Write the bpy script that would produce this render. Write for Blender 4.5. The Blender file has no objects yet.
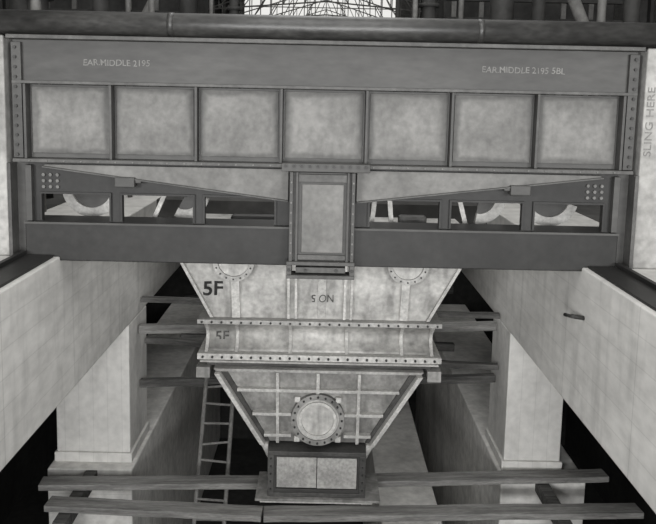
import bpy, math, random
from mathutils import Matrix, Vector
random.seed(4)
S=bpy.context.scene
COL=S.collection
EYE=1.62
YB=-16.0
def Z(h): return EYE-h
def G(v): return (v, v*0.985, v*0.945, 1)
# ------------------------------------------------------------------ materials
def mat(name,a,b,scale=2.0,rough=0.8,metal=0.0,bump=0.15,fine=0.25,stretch=(1,1,1),lines=None,margin=None,lo=0.35,hi=0.65,streak=0,spec=0.25,sscale=(5,5,0.35)):
    m=bpy.data.materials.new(name); m.use_nodes=True
    n=m.node_tree.nodes; L=m.node_tree.links
    bs=n['Principled BSDF']; bs.inputs['Roughness'].default_value=rough; bs.inputs['Metallic'].default_value=metal
    bs.inputs['Specular IOR Level'].default_value=spec
    tc=n.new('ShaderNodeTexCoord'); mp=n.new('ShaderNodeMapping'); mp.inputs['Scale'].default_value=stretch
    L.new(tc.outputs['Object'],mp.inputs['Vector'])
    n1=n.new('ShaderNodeTexNoise'); n1.inputs['Scale'].default_value=scale; n1.inputs['Detail'].default_value=8; n1.inputs['Roughness'].default_value=0.62
    oi=n.new('ShaderNodeObjectInfo'); sc=n.new('ShaderNodeVectorMath'); sc.operation='MULTIPLY_ADD'
    cmb=n.new('ShaderNodeCombineXYZ'); L.new(oi.outputs['Random'],cmb.inputs[0]); L.new(oi.outputs['Random'],cmb.inputs[2])
    L.new(cmb.outputs[0],sc.inputs[0]); sc.inputs[1].default_value=(37,0,53); L.new(mp.outputs[0],sc.inputs[2])
    L.new(sc.outputs[0],n1.inputs['Vector'])
    r=n.new('ShaderNodeValToRGB'); r.color_ramp.elements[0].color=G(a); r.color_ramp.elements[1].color=G(b)
    r.color_ramp.elements[0].position=lo; r.color_ramp.elements[1].position=hi
    L.new(n1.outputs['Fac'],r.inputs['Fac'])
    n2=n.new('ShaderNodeTexNoise'); n2.inputs['Scale'].default_value=scale*9; n2.inputs['Detail'].default_value=6
    L.new(sc.outputs[0],n2.inputs['Vector'])
    mr=n.new('ShaderNodeMapRange'); mr.inputs[1].default_value=0.3; mr.inputs[2].default_value=0.7
    mr.inputs[3].default_value=1-fine; mr.inputs[4].default_value=1+fine*0.4
    L.new(n2.outputs['Fac'],mr.inputs[0])
    mx=n.new('ShaderNodeVectorMath'); mx.operation='SCALE'
    L.new(r.outputs['Color'],mx.inputs[0]); L.new(mr.outputs[0],mx.inputs['Scale'])
    out=mx.outputs[0]
    if streak:
        m3=n.new('ShaderNodeMapping'); m3.inputs['Scale'].default_value=sscale; L.new(tc.outputs['Object'],m3.inputs['Vector'])
        n3=n.new('ShaderNodeTexNoise'); n3.inputs['Scale'].default_value=1.6; n3.inputs['Detail'].default_value=7; L.new(m3.outputs[0],n3.inputs['Vector'])
        q=n.new('ShaderNodeMapRange'); L.new(n3.outputs['Fac'],q.inputs[0]); q.inputs[1].default_value=0.5; q.inputs[2].default_value=0.68; q.inputs[3].default_value=1; q.inputs[4].default_value=1-streak
        s=n.new('ShaderNodeVectorMath'); s.operation='SCALE'; L.new(out,s.inputs[0]); L.new(q.outputs[0],s.inputs['Scale']); out=s.outputs[0]
    if lines:
        sp=n.new('ShaderNodeSeparateXYZ'); L.new(tc.outputs['Object'],sp.inputs[0])
        for ax,per,w,dark in lines:
            d=n.new('ShaderNodeMath'); d.operation='DIVIDE'; L.new(sp.outputs[ax],d.inputs[0]); d.inputs[1].default_value=per
            f=n.new('ShaderNodeMath'); f.operation='FRACT'; L.new(d.outputs[0],f.inputs[0])
            g=n.new('ShaderNodeMath'); g.operation='LESS_THAN'; L.new(f.outputs[0],g.inputs[0]); g.inputs[1].default_value=w
            q=n.new('ShaderNodeMapRange'); L.new(g.outputs[0],q.inputs[0]); q.inputs[3].default_value=1; q.inputs[4].default_value=dark
            s=n.new('ShaderNodeVectorMath'); s.operation='SCALE'; L.new(out,s.inputs[0]); L.new(q.outputs[0],s.inputs['Scale']); out=s.outputs[0]
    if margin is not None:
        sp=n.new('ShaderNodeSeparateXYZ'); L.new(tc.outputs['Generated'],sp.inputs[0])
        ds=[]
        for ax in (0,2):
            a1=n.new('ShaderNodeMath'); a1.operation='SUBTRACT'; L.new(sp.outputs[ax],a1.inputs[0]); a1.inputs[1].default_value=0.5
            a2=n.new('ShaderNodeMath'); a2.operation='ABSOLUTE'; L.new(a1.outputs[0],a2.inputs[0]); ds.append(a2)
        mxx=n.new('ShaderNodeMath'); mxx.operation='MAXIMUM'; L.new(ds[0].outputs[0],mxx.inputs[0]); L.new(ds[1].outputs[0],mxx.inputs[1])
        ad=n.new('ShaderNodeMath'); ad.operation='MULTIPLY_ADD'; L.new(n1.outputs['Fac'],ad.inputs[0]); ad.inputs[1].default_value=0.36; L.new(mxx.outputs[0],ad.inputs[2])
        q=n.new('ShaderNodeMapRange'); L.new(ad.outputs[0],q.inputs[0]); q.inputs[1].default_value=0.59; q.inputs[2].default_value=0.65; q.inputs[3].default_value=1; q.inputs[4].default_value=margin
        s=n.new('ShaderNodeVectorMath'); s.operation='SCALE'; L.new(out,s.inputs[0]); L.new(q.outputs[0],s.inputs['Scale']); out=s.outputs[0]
    L.new(out,bs.inputs['Base Color'])
    if bump:
        bp=n.new('ShaderNodeBump'); bp.inputs['Strength'].default_value=bump; bp.inputs['Distance'].default_value=0.02
        L.new(n2.outputs['Fac'],bp.inputs['Height']); L.new(bp.outputs[0],bs.inputs['Normal'])
    return m
CONC=mat('formed_concrete',0.54,0.64,0.7,0.9,0,0.08,0.15,lines=[(2,0.25,0.04,0.88),(1,1.9,0.006,0.78)],stretch=(1,0.6,1.4),streak=0.16,sscale=(1,3,0.5))
CONCV=mat('column_concrete',0.60,0.72,1.0,0.9,0,0.08,0.12,lines=[(0,0.2,0.05,0.9)],streak=0.14,sscale=(2,2,.5))
CONCW=mat('pale_pier_concrete',0.24,0.35,1.5,0.9,fine=.25,streak=0.3,sscale=(2,2,.5))
CONCD=mat('stained_concrete',0.62,0.8,0.9,0.95,fine=.2,lines=[(2,0.3,0.03,0.85)],streak=0.2,sscale=(1,1,.6))
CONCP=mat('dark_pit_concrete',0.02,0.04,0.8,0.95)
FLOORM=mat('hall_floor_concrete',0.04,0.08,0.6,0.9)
STD=mat('dark_painted_steel',0.015,0.024,1.6,0.5,0,0.04,0.2)
STM=mat('grey_mill_steel',0.044,0.064,1.2,0.5,0,0.04,0.2,stretch=(.5,1,1.5))
STF=mat('steel_flange',0.05,0.09,2.5,0.5,0,0.05,0.25)
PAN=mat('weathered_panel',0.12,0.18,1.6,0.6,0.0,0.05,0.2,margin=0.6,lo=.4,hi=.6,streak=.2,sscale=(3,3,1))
WED=mat('pale_primed_steel',0.11,0.155,1.8,0.6,0,0.04,0.2,streak=.15,sscale=(2,2,1))
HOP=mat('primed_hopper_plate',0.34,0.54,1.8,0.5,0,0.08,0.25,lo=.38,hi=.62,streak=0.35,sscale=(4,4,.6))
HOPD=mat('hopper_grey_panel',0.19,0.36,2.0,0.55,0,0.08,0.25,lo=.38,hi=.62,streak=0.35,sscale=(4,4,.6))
HOPR=mat('hopper_rib',0.42,0.60,3.0,0.7,0,0.05,0.3)
HOPF=mat('hopper_flange_steel',0.30,0.45,3.0,0.6,0,0.05,0.3)
PIPE=mat('worn_pipe_steel',0.022,0.055,3,0.4,0.1,0.1,0.4,stretch=(.4,1,1),spec=.5)
BOLT=mat('bolt_steel',0.025,0.04,9,0.5,0,0.0)
BOLTL=mat('pale_bolt',0.10,0.15,9,0.5,0,0.0)
WOOD=mat('weathered_plank',0.14,0.30,3,0.85,0,0.3,0.35,stretch=(0.4,5,5))
WOODD=mat('dark_timber',0.05,0.14,3,0.85,0,0.3,0.4,stretch=(0.5,6,6))
LAD=mat('ladder_wood',0.16,0.26,3,0.8,0,0.2,0.3)
INK=mat('black_paint',0.012,0.03,6,0.7,0,0)
CHALK=mat('faint_chalk',0.14,0.20,12,0.8,0,0,lo=.4,hi=.6)
STEN=mat('grey_stencil',0.13,0.2,12,0.8,0,0)
STENH=mat('worn_black_stencil',0.05,0.13,12,0.8,0,0)
BRICK=mat('dark_brick',0.05,0.09,1.0,0.9,lines=[(2,0.25,0.08,1.3)])
HALL=mat('hall_steelwork',0.02,0.05,1.0,0.7,0)
HALLG=mat('grey_hall_pipe',0.10,0.22,1.0,0.6,0)
TRUSS=mat('truss_haze_in_colour',0.16,0.24,1.0,0.8)  # lighter grey puts the distance haze into the steel's colour
# ------------------------------------------------------------------ builders
WL={}
def add(name,me,m,loc,parent=None,label=None,cat=None,kind=None,group=None,bevel=0):
    ob=bpy.data.objects.new(name,me); COL.objects.link(ob)
    if m and me is not None: 
        me.materials.clear(); me.materials.append(m)
    loc=Vector(loc); WL[ob.name]=loc
    if parent is not None:
        ob.parent=parent; ob.location=loc-WL[parent.name]
    else: ob.location=loc
    if label: ob['label']=label
    if cat: ob['category']=cat
    if kind: ob['kind']=kind
    if group: ob['group']=group
    if bevel:
        b=ob.modifiers.new('bevel','BEVEL'); b.width=bevel; b.segments=2; b.limit_method='ANGLE'
    return ob
def empty(name,loc,label,cat,group=None):
    ob=add(name,None,None,loc,None,label,cat,None,group); ob.empty_display_size=0.2; return ob
def mesh_from(name,vs,fs,smooth=False):
    c=Vector((0,0,0))
    mn=Vector([min(v[i] for v in vs) for i in range(3)]); mx=Vector([max(v[i] for v in vs) for i in range(3)])
    c=(mn+mx)/2
    me=bpy.data.meshes.new(name); me.from_pydata([tuple(Vector(v)-c) for v in vs],[],fs)
    import bmesh
    bm=bmesh.new(); bm.from_mesh(me); bmesh.ops.recalc_face_normals(bm,faces=bm.faces); bm.to_mesh(me); bm.free()
    if smooth:
        for p in me.polygons: p.use_smooth=(len(p.vertices)==4)
    return me,c
BF=[(0,1,2,3),(4,7,6,5),(0,4,5,1),(1,5,6,2),(2,6,7,3),(3,7,4,0)]
def bv(x0,x1,y0,y1,z0,z1):
    return [(x0,y0,z0),(x1,y0,z0),(x1,y0,z1),(x0,y0,z1),(x0,y1,z0),(x1,y1,z0),(x1,y1,z1),(x0,y1,z1)]
def box(name,x0,x1,y0,y1,z0,z1,m,parent=None,bevel=0,**k):
    me,c=mesh_from(name,bv(x0,x1,y0,y1,z0,z1),BF); return add(name,me,m,c,parent,bevel=bevel,**k)
def hbox(name,x0,x1,y0,y1,h0,h1,m,parent=None,bevel=0,**k):  # h measured downward from eye level
    return box(name,x0,x1,y0,y1,Z(h1),Z(h0),m,parent,bevel,**k)
def multi(name,hexes,m,parent=None,bevel=0,**k):
    vs=[];fs=[]
    for h in hexes:
        o=len(vs); vs+=h; fs+=[tuple(i+o for i in f) for f in BF]
    me,c=mesh_from(name,vs,fs); return add(name,me,m,c,parent,bevel=bevel,**k)
def hb(x0,x1,y0,y1,h0,h1): return bv(x0,x1,y0,y1,Z(h1),Z(h0))
def prism(name,pts,y0,y1,m,parent=None,bevel=0,**k):
    n=len(pts); vs=[(x,y0,Z(h)) for x,h in pts]+[(x,y1,Z(h)) for x,h in pts]
    fs=[tuple(range(n)),tuple(range(2*n-1,n-1,-1))]+[(i,(i+1)%n,n+(i+1)%n,n+i) for i in range(n)]
    me,c=mesh_from(name,vs,fs); return add(name,me,m,c,parent,bevel=bevel,**k)
def plate(name,pts,plane,tf,tb,m,parent=None,bevel=0,**k):
    n=len(pts); vs=[(x,plane(h)-tf,Z(h)) for x,h in pts]+[(x,plane(h)+tb,Z(h)) for x,h in pts]
    fs=[tuple(range(n)),tuple(range(2*n-1,n-1,-1))]+[(i,(i+1)%n,n+(i+1)%n,n+i) for i in range(n)]
    me,c=mesh_from(name,vs,fs); return add(name,me,m,c,parent,bevel=bevel,**k)
def tube_geo(p0,p1,r,seg=16,r1=None):
    p0=Vector(p0);p1=Vector(p1);d=(p1-p0).normalized(); a=d.orthogonal().normalized(); b=d.cross(a); r1=r if r1 is None else r1
    vs=[];fs=[]
    for p,rr in ((p0,r),(p1,r1)):
        for i in range(seg):
            t=2*math.pi*i/seg; vs.append(tuple(p+a*rr*math.cos(t)+b*rr*math.sin(t)))
    fs=[(i,(i+1)%seg,seg+(i+1)%seg,seg+i) for i in range(seg)]+[tuple(range(seg)),tuple(range(2*seg-1,seg-1,-1))]
    return vs,fs
def tube(name,p0,p1,r,m,parent=None,seg=16,**k):
    vs,fs=tube_geo(p0,p1,r,seg); me,c=mesh_from(name,vs,fs,seg>8); return add(name,me,m,c,parent,**k)
def ring(name,cx,h,y0,y1,ro,ri,m,parent=None,seg=40,a0=0,a1=2*math.pi,**k):
    full=abs(a1-a0-2*math.pi)<1e-4; N=seg if full else seg+1; vs=[]
    for y in (y0,y1):
        for r in (ro,ri):
            for i in range(N):
                t=a0+(a1-a0)*i/seg; vs.append((cx+r*math.cos(t),y,Z(h)+r*math.sin(t)))
    fs=[]
    for i in range(seg):
        j=(i+1)%N
        fs+=[(i,j,N+j,N+i),(2*N+i,3*N+i,3*N+j,2*N+j),(i,2*N+i,2*N+j,j),(N+i,N+j,3*N+j,3*N+i)]
    if not full:
        fs+=[(0,N,3*N,2*N),(N-1,3*N-1,4*N-1,2*N-1)]
    me,c=mesh_from(name,vs,fs); return add(name,me,m,c,parent,**k)
_bm={}
def bolts(pts,m,parent,r=0.018,d=0.03,name='bolt'):
    key=(m.name,r,d)
    if key not in _bm:
        vs,fs=tube_geo((0,-d,0),(0,0.004,0),r,6); me=bpy.data.meshes.new('bolt_head'); me.from_pydata(vs,[],fs); me.materials.append(m); _bm[key]=me
    for p in pts:
        ob=bpy.data.objects.new(name,_bm[key]); COL.objects.link(ob); ob.parent=parent; ob.location=Vector(p)-WL[parent.name]
def text(body,size,center,m,parent,ang=0,tilt=0,sx=1.0,bold=0.012,jit=0,ext=0.002):
    cu=bpy.data.curves.new('t','FONT'); cu.body=body; cu.size=size; cu.extrude=ext; cu.align_x='CENTER'; cu.align_y='CENTER'; cu.offset=size*bold
    o=bpy.data.objects.new('t',cu); COL.objects.link(o); bpy.context.view_layer.update()
    me=bpy.data.meshes.new_from_object(o.evaluated_get(bpy.context.evaluated_depsgraph_get())); bpy.data.objects.remove(o)
    if jit:   # hand-drawn wobble
        for v in me.vertices:
            v.co.y+=jit*size*(math.sin(v.co.x/size*2.3)+0.5*math.sin(v.co.x/size*5.1+v.co.y/size*3)); v.co.x+=jit*size*math.sin(v.co.y/size*4+v.co.x/size*1.7)
    M=Matrix.Rotation(math.pi/2+tilt,4,'X')@Matrix.Rotation(ang,4,'Z')@Matrix.Diagonal((sx,1,1,1)); me.transform(M)
    ob=add('lettering',me,m,center,parent); return ob

# ------------------------------------------------------------------ STEEL GATE
gate=empty('steel_bulkhead_gate',(0,0.2,Z(1.66)),'wide bolted steel gate with seven recessed panels between concrete piers','steel gate')
W=3.07
band=hbox('top_band',-W,W,-0.02,0.10,-0.53,-0.12,STM,gate,0.006,label='smooth grey steel band with faint chalk writing')
hbox('top_flange',-W-0.03,W+0.03,-0.12,0.42,-0.57,-0.53,STF,gate,0.006)
lf=hbox('lower_flange',-W,W,-0.11,0.42,0.635,0.672,STF,gate,0.006)
hbox('rail_angle',-W,W,-0.075,-0.021,-0.13,-0.10,STF,gate,0.004)
k0=-2.95; dk=0.843
for i in range(8):
    x=k0+dk*i
    hbox('stiffener',x-0.013,x+0.013,-0.075,0.09,-0.098,0.633,STM,gate,0.003)
for i in range(7):
    x=k0+dk*i
    p=hbox('panel',x+0.016,x+dk-0.016,0.045,0.075,-0.095,0.63,STM,gate)
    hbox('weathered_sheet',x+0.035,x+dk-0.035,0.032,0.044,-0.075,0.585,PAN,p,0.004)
for s in (-1,1):
    e=hbox('end_plate',min(s*2.975,s*W),max(s*2.975,s*W),-0.07,0.40,-0.50,0.630,STM,gate,0.004)
    bolts([(s*3.03,-0.071,Z(-0.45+0.095*j)) for j in range(12)],BOLT,e,0.016,0.02)
bolts([(-2.9+0.17*j,-0.111,Z(0.654)) for j in range(35)],BOLTL,lf,0.009,0.012,'rivet')
text('EAR.MIDDLE 2195',0.085,(-2.05,-0.0215,Z(-0.315)),CHALK,band,bold=0.004,jit=.03,ext=.0008)
text('EAR.MIDDLE 2195 5BL',0.085,(1.95,-0.0215,Z(-0.325)),CHALK,band,bold=0.004,jit=.03,ext=.0008)
cuts=[(-2.82,-2.14),(-2.01,-1.30),(-1.18,-0.48),(0.48,1.18),(1.30,2.01),(2.14,2.82)]
hx=[hb(-2.96,2.96,0.0,0.05,0.674,0.985)]
xs=[-2.96]+[v for c in cuts for v in c]+[2.96]
for i in range(0,len(xs),2): hx.append(hb(xs[i],xs[i+1],0.0,0.05,0.985,1.27))
web=multi('lower_web',hx,STD,gate)
for a,b in cuts:
    multi('opening_rim',[hb(a-0.02,b+0.02,-0.03,-0.001,0.97,0.99),hb(a-0.02,a,-0.03,-0.001,0.99,1.26),hb(b,b+0.02,-0.03,-0.001,0.99,1.26)],STD,gate)
lb=hbox('lower_beam',-2.97,2.97,-0.09,0.40,1.27,1.66,STD,gate,0.01)
hbox('beam_lip',-2.97,2.97,-0.115,-0.091,1.265,1.285,STM,gate)
for s in (-1,1):
    def X(v): return s*v
    w=prism('tapered_bracket',[(X(0.34),0.69),(X(2.75),0.69),(X(2.78),0.705),(X(0.34),1.0)],-0.085,-0.035,WED,gate,0.004,label='pale tapered steel bracket plate')
    prism('bracket_edge',[(X(0.34),1.0),(X(2.78),0.705),(X(2.78),0.72),(X(0.34),1.015)],-0.12,-0.035,STF,gate,0.003)
    c=multi('clip',[hb(min(X(1.86),X(2.06)),max(X(1.86),X(2.06)),-0.14,-0.036,0.80,0.90),hb(min(X(1.80),X(1.86)),max(X(1.80),X(1.86)),-0.12,-0.036,0.82,0.86)],STM,gate,0.01)
    bolts([(X(2.66+0.07*a),-0.004,Z(0.80+0.06*b)) for a in range(3) for b in range(3)],BOLTL,web,0.018,0.02)
    hbox('end_stiffener',min(X(2.90),X(2.96)),max(X(2.90),X(2.96)),-0.08,-0.002,0.70,1.26,STM,gate,0.004)
hc=multi('centre_column',[hb(-0.32,-0.285,-0.26,-0.091,0.70,1.62),hb(-0.26,-0.235,-0.25,-0.091,0.70,1.62),hb(0.285,0.32,-0.26,-0.091,0.70,1.62),hb(0.24,0.265,-0.25,-0.091,0.70,1.62),hb(-0.32,0.32,-0.20,-0.091,0.705,1.615)],STM,gate,0.004,label='projecting steel box column with fine side rails')
hbox('cover_panel',-0.20,0.21,-0.225,-0.201,0.82,1.50,WED,gate,0.008)
hbox('panel_strap',-0.234,0.239,-0.24,-0.201,0.72,0.80,STF,gate,0.006)
hbox('panel_strap',-0.234,0.239,-0.24,-0.201,1.52,1.57,STF,gate,0.006)
cf=hbox('head_plate',-0.40,0.46,-0.28,-0.112,0.615,0.695,STM,gate,0.006)
bolts([(-0.36+0.078*j,-0.281,Z(0.64)) for j in range(11)],BOLT,cf,0.017,0.02)
fbk=multi('foot_block',[hb(-0.34,0.33,-0.30,-0.10,1.58,1.615),hb(-0.34,-0.29,-0.30,-0.10,1.615,1.71),hb(0.28,0.33,-0.30,-0.10,1.615,1.71),hb(-0.25,0.24,-0.285,-0.10,1.635,1.69),hb(-0.34,0.33,-0.32,-0.10,1.71,1.745)],STF,gate,0.004)
bolts([(-0.315,-0.301,Z(1.66)),(0.305,-0.301,Z(1.66)),(-0.15,-0.286,Z(1.663)),(0.15,-0.286,Z(1.663))],BOLT,fbk,0.016,0.02)
bolts([(-0.302,-0.261,Z(0.8+0.1*j)) for j in range(8)]+[(0.302,-0.261,Z(0.8+0.1*j)) for j in range(8)],BOLTL,hc,0.010,0.012,'rivet')
pp=empty('horizontal_pipe',(0,-0.12,Z(-0.69)),'long worn dark steel pipe lying along the top of the gate','pipe')
tube('pipe_body',(-4.6,-0.05,Z(-0.69)),(4.6,-0.05,Z(-0.69)),0.117,PIPE,pp,32)
for x in (-3.35,-1.5,1.5,3.35):
    tube('pipe_collar',(x-0.03,-0.05,Z(-0.69)),(x+0.03,-0.05,Z(-0.69)),0.119,PIPE,pp,32)

for s in (-1,1):
    g=empty('steel_guide_post',(s*3.05,0.1,Z(1.62)),'grey steel guide channel fixed against a concrete pier','steel post',group='gate guide posts')
    a,b=sorted((s*2.975,s*3.125))
    hbox('channel_web',a,b,0.06,0.40,0.68,1.62,STM,g,0.005)
    a,b=sorted((s*3.09,s*3.125)); hbox('channel_flange',a,b,-0.12,0.06,0.68,1.62,STF,g,0.004)
# ------------------------------------------------------------------ CONCRETE
for s,nm in ((-1,'left'),(1,'right')):
    a,b=sorted((s*3.13,s*5.0))
    pr=hbox('concrete_pier',a,b,-0.10,0.9,-0.56,1.618,CONCW,None,0.015,label='pale rough concrete pier '+('with stencilled writing beside the gate' if s>0 else 'beside the steel gate'),cat='concrete pier')
    if s>0: text('SLING HERE',0.105,(3.195,-0.104,Z(0.15)),STEN,pr,ang=math.pi/2,sx=1.22,bold=0)
    a,b=sorted((s*2.63,s*3.9))
    bm_=hbox('concrete_beam',a,b,YB,9,1.62,3.13,CONC,None,0.015,label='massive pale board-marked concrete beam running along the pit edge',cat='concrete beam')
    if s>0:
        tube('anchor_pin',(2.63,-0.25,Z(2.1)),(2.50,-0.25,Z(2.08)),0.022,BOLT,bm_)
        tube('anchor_pin',(2.50,-0.31,Z(2.07)),(2.50,-0.05,Z(2.12)),0.018,BOLT,bm_)
    sp=empty('steel_bearing_rail',(s*2.85,-4,Z(1.62)),'flat dark steel bearing rail on top of a concrete beam','rail',group='bearing rails')
    a,b=sorted((s*2.68,s*3.04)); hbox('rail_plate',a,b,-8.9,-0.13,1.595,1.62,STD,sp,0.004)
    a,b=sorted((s*2.95,s*3.00)); hbox('rail_head',a,b,-8.9,-0.13,1.555,1.595,STD,sp,0.004)
    xo=3.66 if s<0 else 3.42
    a,b=sorted((s*2.63,s*xo))
    cc=empty('concrete_column',(s*3.16,3.2,Z(5.12)),'square pale concrete column under a beam standing on a footing wall','column',group='pit columns')
    hbox('shaft',a,b,2.7,3.8,3.13,4.98,CONCV,cc,0.015)
    a,b=sorted((s*2.60,s*(xo+.03))); hbox('plinth',a,b,2.67,3.83,4.98,5.12,CONCV,cc,0.01)
    a,b=sorted((s*2.55,s*3.72))
    hbox('footing_wall',a,b,2.45,12,5.12,8.85,CONCD,None,0.02,label='long stained concrete footing wall inside the pit',cat='concrete wall',group='footing walls')
    bx=s*3.1
    br=empty('timber_bearer',(bx,1.4,Z(8.85)),'dark timber bearer on a post carrying plank ends','timber',group='plank bearers')
    hbox('bearer',bx-0.08,bx+0.08,1.05,2.44,5.125,5.29,WOODD,br,0.005)
    hbox('post',bx-0.07,bx+0.07,1.2,1.34,5.291,8.85,WOODD,br,0.005)
hbox('concrete_kerb',1.0,1.92,3.0,11.5,6.3,8.85,CONCD,None,0.02,label='low pale concrete dividing wall on the pit floor',cat='concrete wall')
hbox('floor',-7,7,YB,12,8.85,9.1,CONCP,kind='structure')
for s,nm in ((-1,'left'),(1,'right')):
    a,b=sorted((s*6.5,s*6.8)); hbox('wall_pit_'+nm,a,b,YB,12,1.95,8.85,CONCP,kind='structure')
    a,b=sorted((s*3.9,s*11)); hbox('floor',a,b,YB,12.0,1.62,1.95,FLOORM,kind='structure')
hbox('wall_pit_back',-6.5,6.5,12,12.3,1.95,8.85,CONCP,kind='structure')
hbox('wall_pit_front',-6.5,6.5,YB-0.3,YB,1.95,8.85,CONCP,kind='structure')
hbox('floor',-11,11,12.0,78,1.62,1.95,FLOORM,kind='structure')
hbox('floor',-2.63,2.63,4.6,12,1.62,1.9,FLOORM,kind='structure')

# ------------------------------------------------------------------ HOPPER
hop=empty('steel_hopper',(0,2.2,Z(5.05)),'pale primed steel hopper with bolted flanges, ribs and round ports','hopper')
up=lambda h:1.45+(h-2.05)*0.3
def frustum(name,h0,x0,y0,yb0,h1,x1,y1,yb1,m,parent,**k):
    vs=[(-x1,y1,Z(h1)),(x1,y1,Z(h1)),(x0,y0,Z(h0)),(-x0,y0,Z(h0)),(-x1,yb1,Z(h1)),(x1,yb1,Z(h1)),(x0,yb0,Z(h0)),(-x0,yb0,Z(h0))]
    me,c=mesh_from(name,vs,BF); return add(name,me,m,c,parent,**k)
xu=lambda h: 1.64-(h-2.05)*0.46
ub=frustum('upper_hopper_body',1.6,xu(1.6),up(1.6),3.0,2.69,xu(2.69),up(2.69),2.7,HOP,hop)
def vrib(x,h0,h1,w,plane,t,m,x2=None,name='rib'):
    x2=x if x2 is None else x2
    return plate(name,[(x-w,h0),(x+w,h0),(x2+w,h1),(x2-w,h1)],plane,t,0.0,m,hop,0.003)
for x in (-0.385,-0.295,0.30,0.38): vrib(x,1.65,2.68,0.016,up,0.07,HOPR)
vrib(0.02,1.65,2.68,0.05,up,0.012,HOPF,name='seam_strip')
for s in (-1,1):
    vrib(s*1.03,1.9,2.68,0.05,up,0.06,HOPR)
    vrib(s*(xu(1.65)-0.02),1.65,2.68,0.02,up,0.07,HOPR,s*(xu(2.68)-0.02),'edge_angle')
    y=up(1.98)
    pt=ring('inspection_port',s*1.04,1.92,y-0.10,y+0.02,0.25,0.19,HOPF,hop,label='round flanged port')
    vs,fs=tube_geo((s*1.04,y-0.07,Z(1.92)),(s*1.04,y+0.03,Z(1.92)),0.188,32); me,c=mesh_from('port_cover',vs,fs); add('port_cover',me,HOP,c,pt)
    bolts([(s*1.04+0.22*math.cos(t*math.pi/8),y-0.101,Z(1.92)+0.22*math.sin(t*math.pi/8)) for t in range(16)],BOLT,pt,0.011,0.012)
fa=hbox('upper_flange',-1.50,1.50,1.50,2.9,2.69,2.745,HOPF,hop,0.006)
bolts([(-1.44+0.12*j,1.499,Z(2.718)) for j in range(25)],BOLT,fa,0.014,0.02)
n=16
def prof(t): return 2.746+(3.10-2.746)*t, 1.54+0.20*math.sin(math.pi*(t*0.95))
vs=[]; fs=[]
for i in range(n+1):
    h,y=prof(i/n); xx=1.40
    vs+=[(-xx,y,Z(h)),(xx,y,Z(h)),(xx,2.75,Z(h)),(-xx,2.75,Z(h))]
for i in range(n):
    o=4*i
    for a in range(4): fs.append((o+a,o+(a+1)%4,o+4+(a+1)%4,o+4+a))
fs+=[(0,1,2,3),(4*n,4*n+1,4*n+2,4*n+3)]
me,c=mesh_from('rolled_body',vs,fs)
for p in me.polygons: p.use_smooth=(abs(p.normal.x)<0.5 and len(p.vertices)==4 and p.normal.y<0)
rb=add('rolled_body',me,HOP,c,hop)
def arcrib(x0,x1,depth,m):
    vv=[];ff=[]
    for i in range(n+1):
        h,y=prof(i/n)
        vv+=[(x0,y-depth,Z(h)),(x1,y-depth,Z(h)),(x1,y+.01,Z(h)),(x0,y+.01,Z(h))]
    for i in range(n):
        o=4*i
        for a in range(4): ff.append((o+a,o+(a+1)%4,o+4+(a+1)%4,o+4+a))
    ff+=[(0,1,2,3),(4*n,4*n+1,4*n+2,4*n+3)]
    me,c=mesh_from('curved_rib',vv,ff); add('curved_rib',me,m,c,hop)
for x in (-1.02,-0.36,0.34,1.02): arcrib(x-0.02,x+0.02,0.05,HOPR)
for x in (-1.39,1.39): arcrib(x-0.02,x+0.02,0.06,HOPR)
fb=hbox('middle_flange',-1.49,1.50,1.44,2.9,3.10,3.175,HOPR,hop,0.006)
bolts([(-1.42+0.118*j,1.439,Z(3.138)) for j in range(25)],BOLT,fb,0.016,0.02)
hbox('flange_lip',-1.45,1.46,1.41,2.9,3.177,3.20,HOPF,hop,0.004)
hbox('neck_plate',-1.38,1.38,1.50,2.9,3.201,3.262,STF,hop,0.004)
for s in (-1,1):
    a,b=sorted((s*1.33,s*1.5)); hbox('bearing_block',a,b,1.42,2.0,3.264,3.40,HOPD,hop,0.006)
lo=lambda h:1.46+(h-3.26)*0.2
xl=lambda h:1.29-(h-3.264)*0.56
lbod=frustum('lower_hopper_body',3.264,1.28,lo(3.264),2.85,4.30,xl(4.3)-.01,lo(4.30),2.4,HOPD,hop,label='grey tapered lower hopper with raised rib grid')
plate('top_edge_bar',[(-1.28,3.264),(1.28,3.264),(1.25,3.30),(-1.25,3.30)],lo,0.09,0,HOPF,hop,0.003)
for s in (-1,1):
    plate('edge_angle',[(s*xl(3.31),3.31),(s*(xl(3.31)-0.06),3.31),(s*(xl(4.29)-0.06),4.29),(s*xl(4.29),4.29)],lo,0.16,0.0,HOPR,hop,0.003,label='pale sloping edge flange')
    plate('side_plate',[(s*(xl(3.31)-0.062),3.31),(s*(xl(3.31)-0.14),3.31),(s*(xl(4.29)-0.11),4.29),(s*(xl(4.29)-0.062),4.29)],lo,0.04,0.0,STF,hop,0.003,label='dark sloping inner edge strip')
    plate('edge_angle',[(s*0.615,4.292),(s*xl(4.292),4.292),(s*(xl(4.5)),4.5),(s*0.615,4.5)],lo,0.11,0.1,HOPR,hop,0.003)
for h in (3.53,3.86,4.16):
    w=xl(h)-0.145 if h<4 else xl(h)-0.12
    segs=[(-w,w)] if h<3.6 else [(-w,-0.33),(0.33,w)]
    for a,b in segs: plate('cross_rib',[(a,h),(b,h),(b,h+0.04),(a,h+0.04)],lo,0.09,0,HOPR,hop,0.003)
for x,ha,hb_ in ((-0.50,3.31,4.29),(0.50,3.31,4.29),(-0.005,3.31,3.59)):
    vrib(x,ha,hb_,0.02,lo,0.085,HOPR)
y=lo(3.93)
pt=ring('inspection_port',0.0,3.93,y-0.14,y+0.02,0.33,0.265,HOPD,hop,48,label='large round bolted port with a pale cover')
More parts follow.
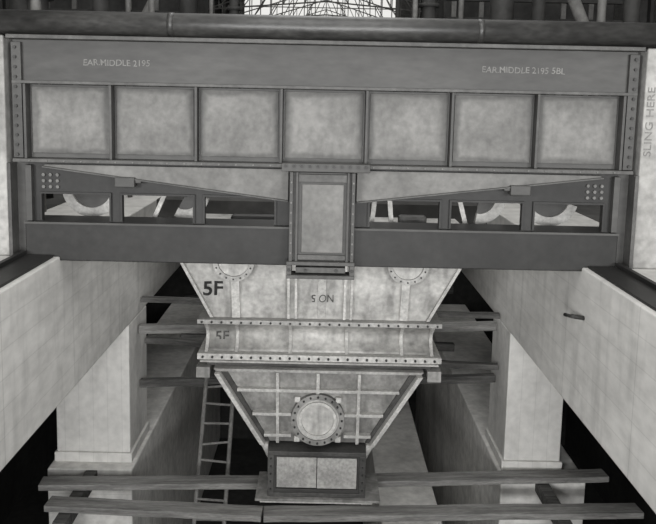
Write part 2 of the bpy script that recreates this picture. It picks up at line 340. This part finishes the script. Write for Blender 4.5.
vs,fs=tube_geo((0,y-0.12,Z(3.93)),(0,y+0.03,Z(3.93)),0.264,40); me,c=mesh_from('port_cover',vs,fs); add('port_cover',me,HOP,c,pt)
ring('port_rim',0,3.93,y-0.15,y-0.121,0.235,0.20,HOPR,pt)
bolts([(0.298*math.cos(t*math.pi/10),y-0.141,Z(3.93)+0.298*math.sin(t*math.pi/10)) for t in range(20)],BOLT,pt,0.014,0.015)
for a in (45,135,225,315):
    t=math.radians(a); cx=0.36*math.cos(t); ch=3.93-0.36*math.sin(t)
    hbox('port_lug',cx-0.035,cx+0.035,y-0.13,y,ch-0.035,ch+0.035,HOPR,pt,0.006)
ob_=multi('outlet_frame',[hb(-0.61,0.61,1.42,2.1,4.33,4.38),hb(-0.61,0.61,1.42,2.1,4.87,4.92),hb(-0.61,-0.53,1.42,2.1,4.38,4.87),hb(0.53,0.61,1.42,2.1,4.38,4.87)],STF,hop,0.006,label='worn square outlet frame')
multi('outlet_door',[hb(-0.50,-0.002,1.46,1.51,4.42,4.82),hb(0.006,0.50,1.45,1.51,4.42,4.82)],HOPF,hop,0.004,label='two pale grey outlet door leaves')
multi('door_frame',[hb(-0.53,0.53,1.44,1.54,4.38,4.41),hb(-0.53,-0.505,1.44,1.54,4.41,4.83),hb(0.505,0.53,1.44,1.54,4.41,4.83),hb(-0.53,0.53,1.44,1.54,4.83,4.87)],STM,hop,0.003)
bolts([(-0.57,1.419,Z(4.42+0.1*j)) for j in range(5)]+[(0.57,1.419,Z(4.42+0.1*j)) for j in range(5)],BOLT,ob_,0.012,0.015)
hbox('base_plate',-0.76,0.80,1.36,2.1,4.925,4.955,HOPD,hop,0.004)
hbox('base_plate',-0.70,0.70,1.38,2.0,4.957,4.985,HOPR,hop,0.004)
tl=math.atan(0.3)
y=up(2.31); text('5F',0.27,(-1.31,y-0.008,Z(2.31)),INK,ub,tilt=tl*0.98,sx=0.95,bold=0.018,jit=.02)
y=up(2.42); text('NO 5',0.15,(0.03,y-0.022,Z(2.40)),STENH,ub,ang=math.pi,tilt=tl,bold=-0.002,sx=0.78,jit=.02)
h,y=prof(0.62); text('5F',0.19,(-1.22,y-0.02,Z(h)),STENH,rb,sx=0.95,jit=.02)

# ------------------------------------------------------------------ PLANKS / TIMBER / LADDER
def plank(p0,p1,w,t,m,name,label,cat,group=None,warp=0.002):
    p0=Vector(p0);p1=Vector(p1); Ln=(p1-p0).length; n=24; vs=[];fs=[]
    rr=random.Random(int(abs(p0.x*97+p0.y*31)*10))
    for i in range(n+1):
        x=-Ln/2+Ln*i/n; dz=warp*math.sin(i*0.55); dy=warp*math.cos(i*0.4)
        a=rr.uniform(-.006,.006); b=rr.uniform(-.006,.006)
        vs+=[(x,-w/2+dy+a,-t/2+dz),(x,w/2+dy+b,-t/2+dz),(x,w/2+dy+b,t/2+dz+a*.4),(x,-w/2+dy+a,t/2+dz+b*.5)]
    for i in range(n):
        o=4*i
        for a in range(4): fs.append((o+a,o+(a+1)%4,o+4+(a+1)%4,o+4+a))
    fs+=[(0,1,2,3),(4*n,4*n+1,4*n+2,4*n+3)]
    me,c=mesh_from(name,vs,fs); o=add(name,me,m,(p0+p1)/2,None,label,cat,None,group,bevel=0.006)
    o.rotation_euler=(p1-p0).to_track_quat('X','Z').to_euler(); return o
zp=Z(5.072)
plank((-3.62,1.92,zp),(-0.66,2.10,zp),0.25,0.08,WOOD,'wooden_plank','weathered wooden plank laid from footing wall to hopper outlet','plank')
plank((0.66,2.20,zp),(4.0,2.50,zp),0.25,0.08,WOOD,'wooden_plank','weathered plank bridging hopper outlet and footing wall','plank')
plank((-3.35,1.40,zp),(-0.66,1.27,zp),0.26,0.08,WOOD,'wooden_plank','short rough plank meeting a longer one under the outlet','plank')
plank((-0.64,1.22,Z(5.05)),(4.1,1.55,Z(5.078)),0.26,0.08,WOOD,'wooden_plank','long wooden plank passing below the hopper outlet','plank')
for i,(ha,hb_,ya,yb,w,m_,wp) in enumerate([(2.93,3.05,3.35,3.3,0.07,WOODD,.012),(3.33,3.26,3.2,3.5,0.12,WOOD,.004),(3.62,3.80,3.6,3.25,0.08,WOODD,.015),(4.16,4.02,3.25,3.4,0.11,WOODD,.01)]):
    plank((-2.6,ya,Z(ha)),(2.6,yb,Z(hb_)),0.12,w,m_,'timber_strut','rough timber strut braced across the pit behind the hopper','strut','cross struts',wp)
for i,(h,y,d) in enumerate([(2.7,6.2,.15),(3.6,6.4,-.1),(4.4,6.0,.1)]):
    plank((-2.5,y,Z(h-d)),(2.5,y+.4,Z(h+d)),0.14,0.14,WOODD,'timber_strut','dark horizontal timber strut deeper in the pit','strut','cross struts',0.004)
lt=Vector((-1.42,3.15,Z(4.0))); lbm=Vector((-1.62,1.75,Z(8.83)))
ld=empty('wooden_ladder',lbm,'narrow wooden ladder leaning up inside the dark pit','ladder')
for s in (-1,1):
    o=Vector((s*0.2,0,0)); tube('rail',lt+o,lbm+o*1.15,0.03,LAD,ld,10)
for j in range(19):
    dj=(0.03,-.02,.0,.04,-.03)[j%5]
    p=lt.lerp(lbm,(j+0.5+dj)/19); k=0.2*(1+0.15*(j/19)); tube('rung',p-Vector((k,0,dj*.6)),p+Vector((k,0,dj*.6)),0.017,LAD,ld,8)

# things seen through the openings
tb=empty('tie_beam',(0,0.75,Z(1.62)),'grey steel tie beam with curved saddles behind the gate','beam')
hbox('beam_body',-2.95,2.95,0.62,0.82,1.38,1.62,STM,tb,0.01)
hbox('beam_cap',-2.95,2.95,0.60,0.84,1.36,1.38,STF,tb,0.004)
for x,hh,r,th,a0,a1 in ((-2.52,1.00,0.32,.10,1.05*math.pi,1.95*math.pi),(-1.50,1.06,0.26,.10,math.pi*1.35,1.95*math.pi),(1.72,1.03,0.28,.11,math.pi*1.45,2.0*math.pi),(2.48,1.00,0.32,.10,math.pi*1.05,1.9*math.pi)):
    sd=ring('saddle',x,hh,0.66,0.74,r,r-th,HOPF,tb,32,a0,a1)
    ring('saddle_web',x,hh,0.70,0.73,r-th-0.001,0.03,STM,tb,32,a0,a1)
def sk(xa,ha,xb,hb2,w):
    return [(xa,0.66,Z(ha)),(xa+w,0.66,Z(ha)),(xb+w,0.66,Z(hb2)),(xb,0.66,Z(hb2)),(xa,0.7,Z(ha)),(xa+w,0.7,Z(ha)),(xb+w,0.7,Z(hb2)),(xb,0.7,Z(hb2))]
for q in [(-1.88,1.36,-1.72,1.0,.05),(0.52,1.36,0.56,0.95,.05),(0.74,1.36,0.70,0.95,.05),(1.56,1.36,1.46,1.0,.05)]:
    me,c=mesh_from('strap',sk(*q),BF); add('strap',me,HOPR,c,tb)
hbox('pump_casing',-1.0,-0.5,0.66,0.8,1.27,1.36,STM,tb,0.03)
hbox('pump_casing',0.84,1.15,0.66,0.8,1.24,1.36,STF,tb,0.03)

# ------------------------------------------------------------------ HALL
for s,nm in ((-1,'left'),(1,'right')):
    a,b=sorted((s*11,s*11.4)); box('wall_'+nm,a,b,YB,78,0,14,BRICK,kind='structure')
hx=[bv(-11,11,78,78.4,0,6.2),bv(-11,-8.6,78,78.3,6.2,16),bv(7.6,11,78,78.3,6.2,16)]
for i in range(-7,7): hx.append(bv(i*1.15-0.04,i*1.15+0.04,78,78.3,6.2,16))
for z in (7.6,8.8,10.0,11.2): hx.append(bv(-8.6,7.6,78.05,78.25,z-.04,z+.04))
multi('window_1',hx,TRUSS,kind='structure')
def col_(x,y,m,ht=10.5):
    c=empty('hall_column',(x,y,0),'dark latticed steel building column beside the machine hall aisle','column',group='hall columns')
    multi('column_chord',[bv(x-0.28,x-0.2,y-0.25,y+0.25,0,ht),bv(x+0.2,x+0.28,y-0.25,y+0.25,0,ht)],m,c)
    multi('column_web',[bv(x-0.2,x+0.2,y-0.03,y+0.03,0,ht)],m,c)
    xi=x-0.281*(1 if x>0 else -1); a,b=sorted((xi,xi-0.62*(1 if x>0 else -1)))
    multi('corbel',[bv(a,b,y-0.15,y+0.15,4.8,5.098)],m,c)
for s in (-1,1):
    for y in range(14,76,7): col_(s*8.4,y,HALL)
    a,b=sorted((s*7.53,s*8.05))
    multi('crane_runway',[bv(a,b,12,78,6.0,6.1),bv((a+b)/2-.05,(a+b)/2+.05,12,78,5.2,6.0),bv(a,b,12,78,5.1,5.2)],HALL,None,label='long dark steel crane runway girder along the hall columns',cat='girder',group='crane runways')
for y in range(44,78,8):
    t=empty('roof_truss',(0,y,10.5),'pitched steel lattice roof truss spanning the hall','roof truss',group='roof trusses')
    vs=[];fs=[]
    def seg(p,q,r=0.06):
        v,f=tube_geo(p,q,r,4); o=len(vs); vs.extend(v); fs.extend([tuple(i+o for i in g) for g in f])
    N=16; hw=10.9
    pk=lambda i: 1-abs(2*i/N-1)
    lowp=[Vector((-hw+2*hw*i/N,y,6.9+0.9*pk(i))) for i in range(N+1)]
    upp=[Vector((-hw+2*hw*i/N,y,7.4+3.4*pk(i))) for i in range(N+1)]
    for i in range(N):
        seg(lowp[i],lowp[i+1]); seg(upp[i],upp[i+1]); seg(lowp[i],upp[i],.04)
        if i<N/2: seg(lowp[i],upp[i+1],.04)
        else: seg(lowp[i+1],upp[i],.04)
    me,c=mesh_from('truss_frame',vs,fs); add('truss_frame',me,TRUSS,c,t)
for s,nm in ((-1,'left'),(1,'right')):
    a,b=sorted((s*5.0,s*11.4)); box('ceiling',a,b,20,78,14.0,14.2,HALL,kind='structure')
def vpipe(x,y,r,top,m,label,fl):
    o=empty('vertical_pipe',(x,y,0),label,'pipe'); tube('pipe_shaft',(x,y,0),(x,y,top),r,m,o,20)
    for z in fl: tube('pipe_flange',(x,y,z),(x,y,z+0.07),r*1.45,m,o,20)
spec=[(-3.9,3.0,0.07,0),(-3.3,4.0,0.12,1),(-3.1,4.8,0.04,0),(-2.9,5.6,0.05,0),(-2.45,6.5,0.16,1),(-2.15,7.3,0.04,0),(-1.78,7.8,0.09,1),
      (1.45,8.6,0.05,1),(1.68,7.5,0.05,0),(2.0,8.0,0.14,1),(2.5,7.2,0.05,0),(3.0,6.0,0.2,1),(3.35,6.9,0.04,0),(3.75,6.5,0.12,1),(4.5,5.4,0.07,0),
      (-4.4,4.5,0.16,1),(-5.4,6.5,0.2,1),(5.4,6.5,0.14,1)]
rr=random.Random(5)
for i,(x,y,r,g) in enumerate(spec):
    zc=EYE+(y+8)*0.113+rr.uniform(-.12,.1)
    vpipe(x,y,r,7,HALLG if g==0 else HALL,'upright '+('dark' if g else 'grey')+' steel pipe standing behind the gate',(zc,) if i%3==0 else (zc+1.2,))
def rect(name,x0,x1,y0,y1,z0,z1,label,cat):
    o=empty(name,((x0+x1)/2,(y0+y1)/2,z0),label,cat)
    multi('machine_body',[bv(x0,x1,y0,y1,z0,z1)],HALL,o,0.05)
    multi('machine_cap',[bv(x0-0.05,x1+0.05,y0-0.05,y1+0.05,z1+0.001,z1+0.06)],HALL,o,0.02)
    multi('machine_rib',[bv(x,x+0.12,y0-0.08,y0-0.001,z0,z1) for x in [x0+0.2+0.7*i for i in range(int((x1-x0-0.3)/0.7)+1)]],HALLG,o)
    multi('machine_beam',[bv(x0,x1,y0-0.5,y0-0.35,3.55,3.75),bv(x0,x1,y0-0.5,y0-0.35,4.15,4.25)],HALL,o)
rect('machine_housing',-7.4,-3.3,13,15,0,5.5,'tall dark ribbed machine housing with beams in the hall','machine')
rect('machine_housing',3.0,7.4,13,15.5,0,5.5,'tall dark ribbed machine housing beside pipes','machine')
tube('sloping_pipe',(4.4,8.6,5.0),(6.6,8.2,0.02),0.12,HALLG,None,16,label='grey pipe sloping down beside the machines',cat='pipe')
tube('sloping_pipe',(2.2,9.4,6.2),(6.0,9.6,0.02),0.07,HALLG,None,16,label='thin grey brace pipe sloping down to the hall floor',cat='pipe')
tube('sloping_pipe',(-2.3,9.8,6.6),(-5.6,9.6,0.02),0.08,HALLG,None,16,label='grey brace pipe sloping down to the hall floor',cat='pipe')

# ------------------------------------------------------------------ LIGHT
w=bpy.data.worlds.new('World'); S.world=w; w.use_nodes=True
bg=w.node_tree.nodes['Background']; bg.inputs[0].default_value=(1,0.99,0.96,1); bg.inputs[1].default_value=0.85
def area(loc,target,sx,sy,e):
    l=bpy.data.lights.new('light','AREA'); l.shape='RECTANGLE'; l.size=sx; l.size_y=sy; l.energy=e
    o=bpy.data.objects.new('sky_and_fill_lamp',l); COL.objects.link(o); o.location=loc  # overhead pair acts as skylight, the low ones are added fill
    o.rotation_euler=(Vector(target)-Vector(loc)).to_track_quat('-Z','Y').to_euler()
area((0,-6,10),(0,1,0),9,7,600)
area((0,6,11),(0,3,0),6,6,300)
area((-6,-13,2.2),(1.5,1,-1.8),3,2.5,1000)  # added side fill to brighten the beam faces, no real source there
area((6,-13,2.2),(-1.5,1,-1.8),3,2.5,1000)  # matching added fill from the other side
area((0,-15,0.6),(0,3,-3.4),5,1.5,1400)  # added low fill behind the camera, reaches hopper and pit below the gate
# ------------------------------------------------------------------ CAMERA
cd=bpy.data.cameras.new('cam'); cam=bpy.data.objects.new('camera',cd); COL.objects.link(cam); S.camera=cam
cd.sensor_width=36; cd.lens=36*800/656; cd.shift_y=-0.0823; cd.shift_x=0.009; cd.clip_end=300
p=math.radians(7.7)
cam.matrix_world=Matrix.Translation((0,-8,EYE))@Matrix.Rotation(math.pi/2-p,4,'X')@Matrix.Rotation(math.radians(1.2),4,'Z')
try: S.view_settings.view_transform='Standard'
except Exception: pass
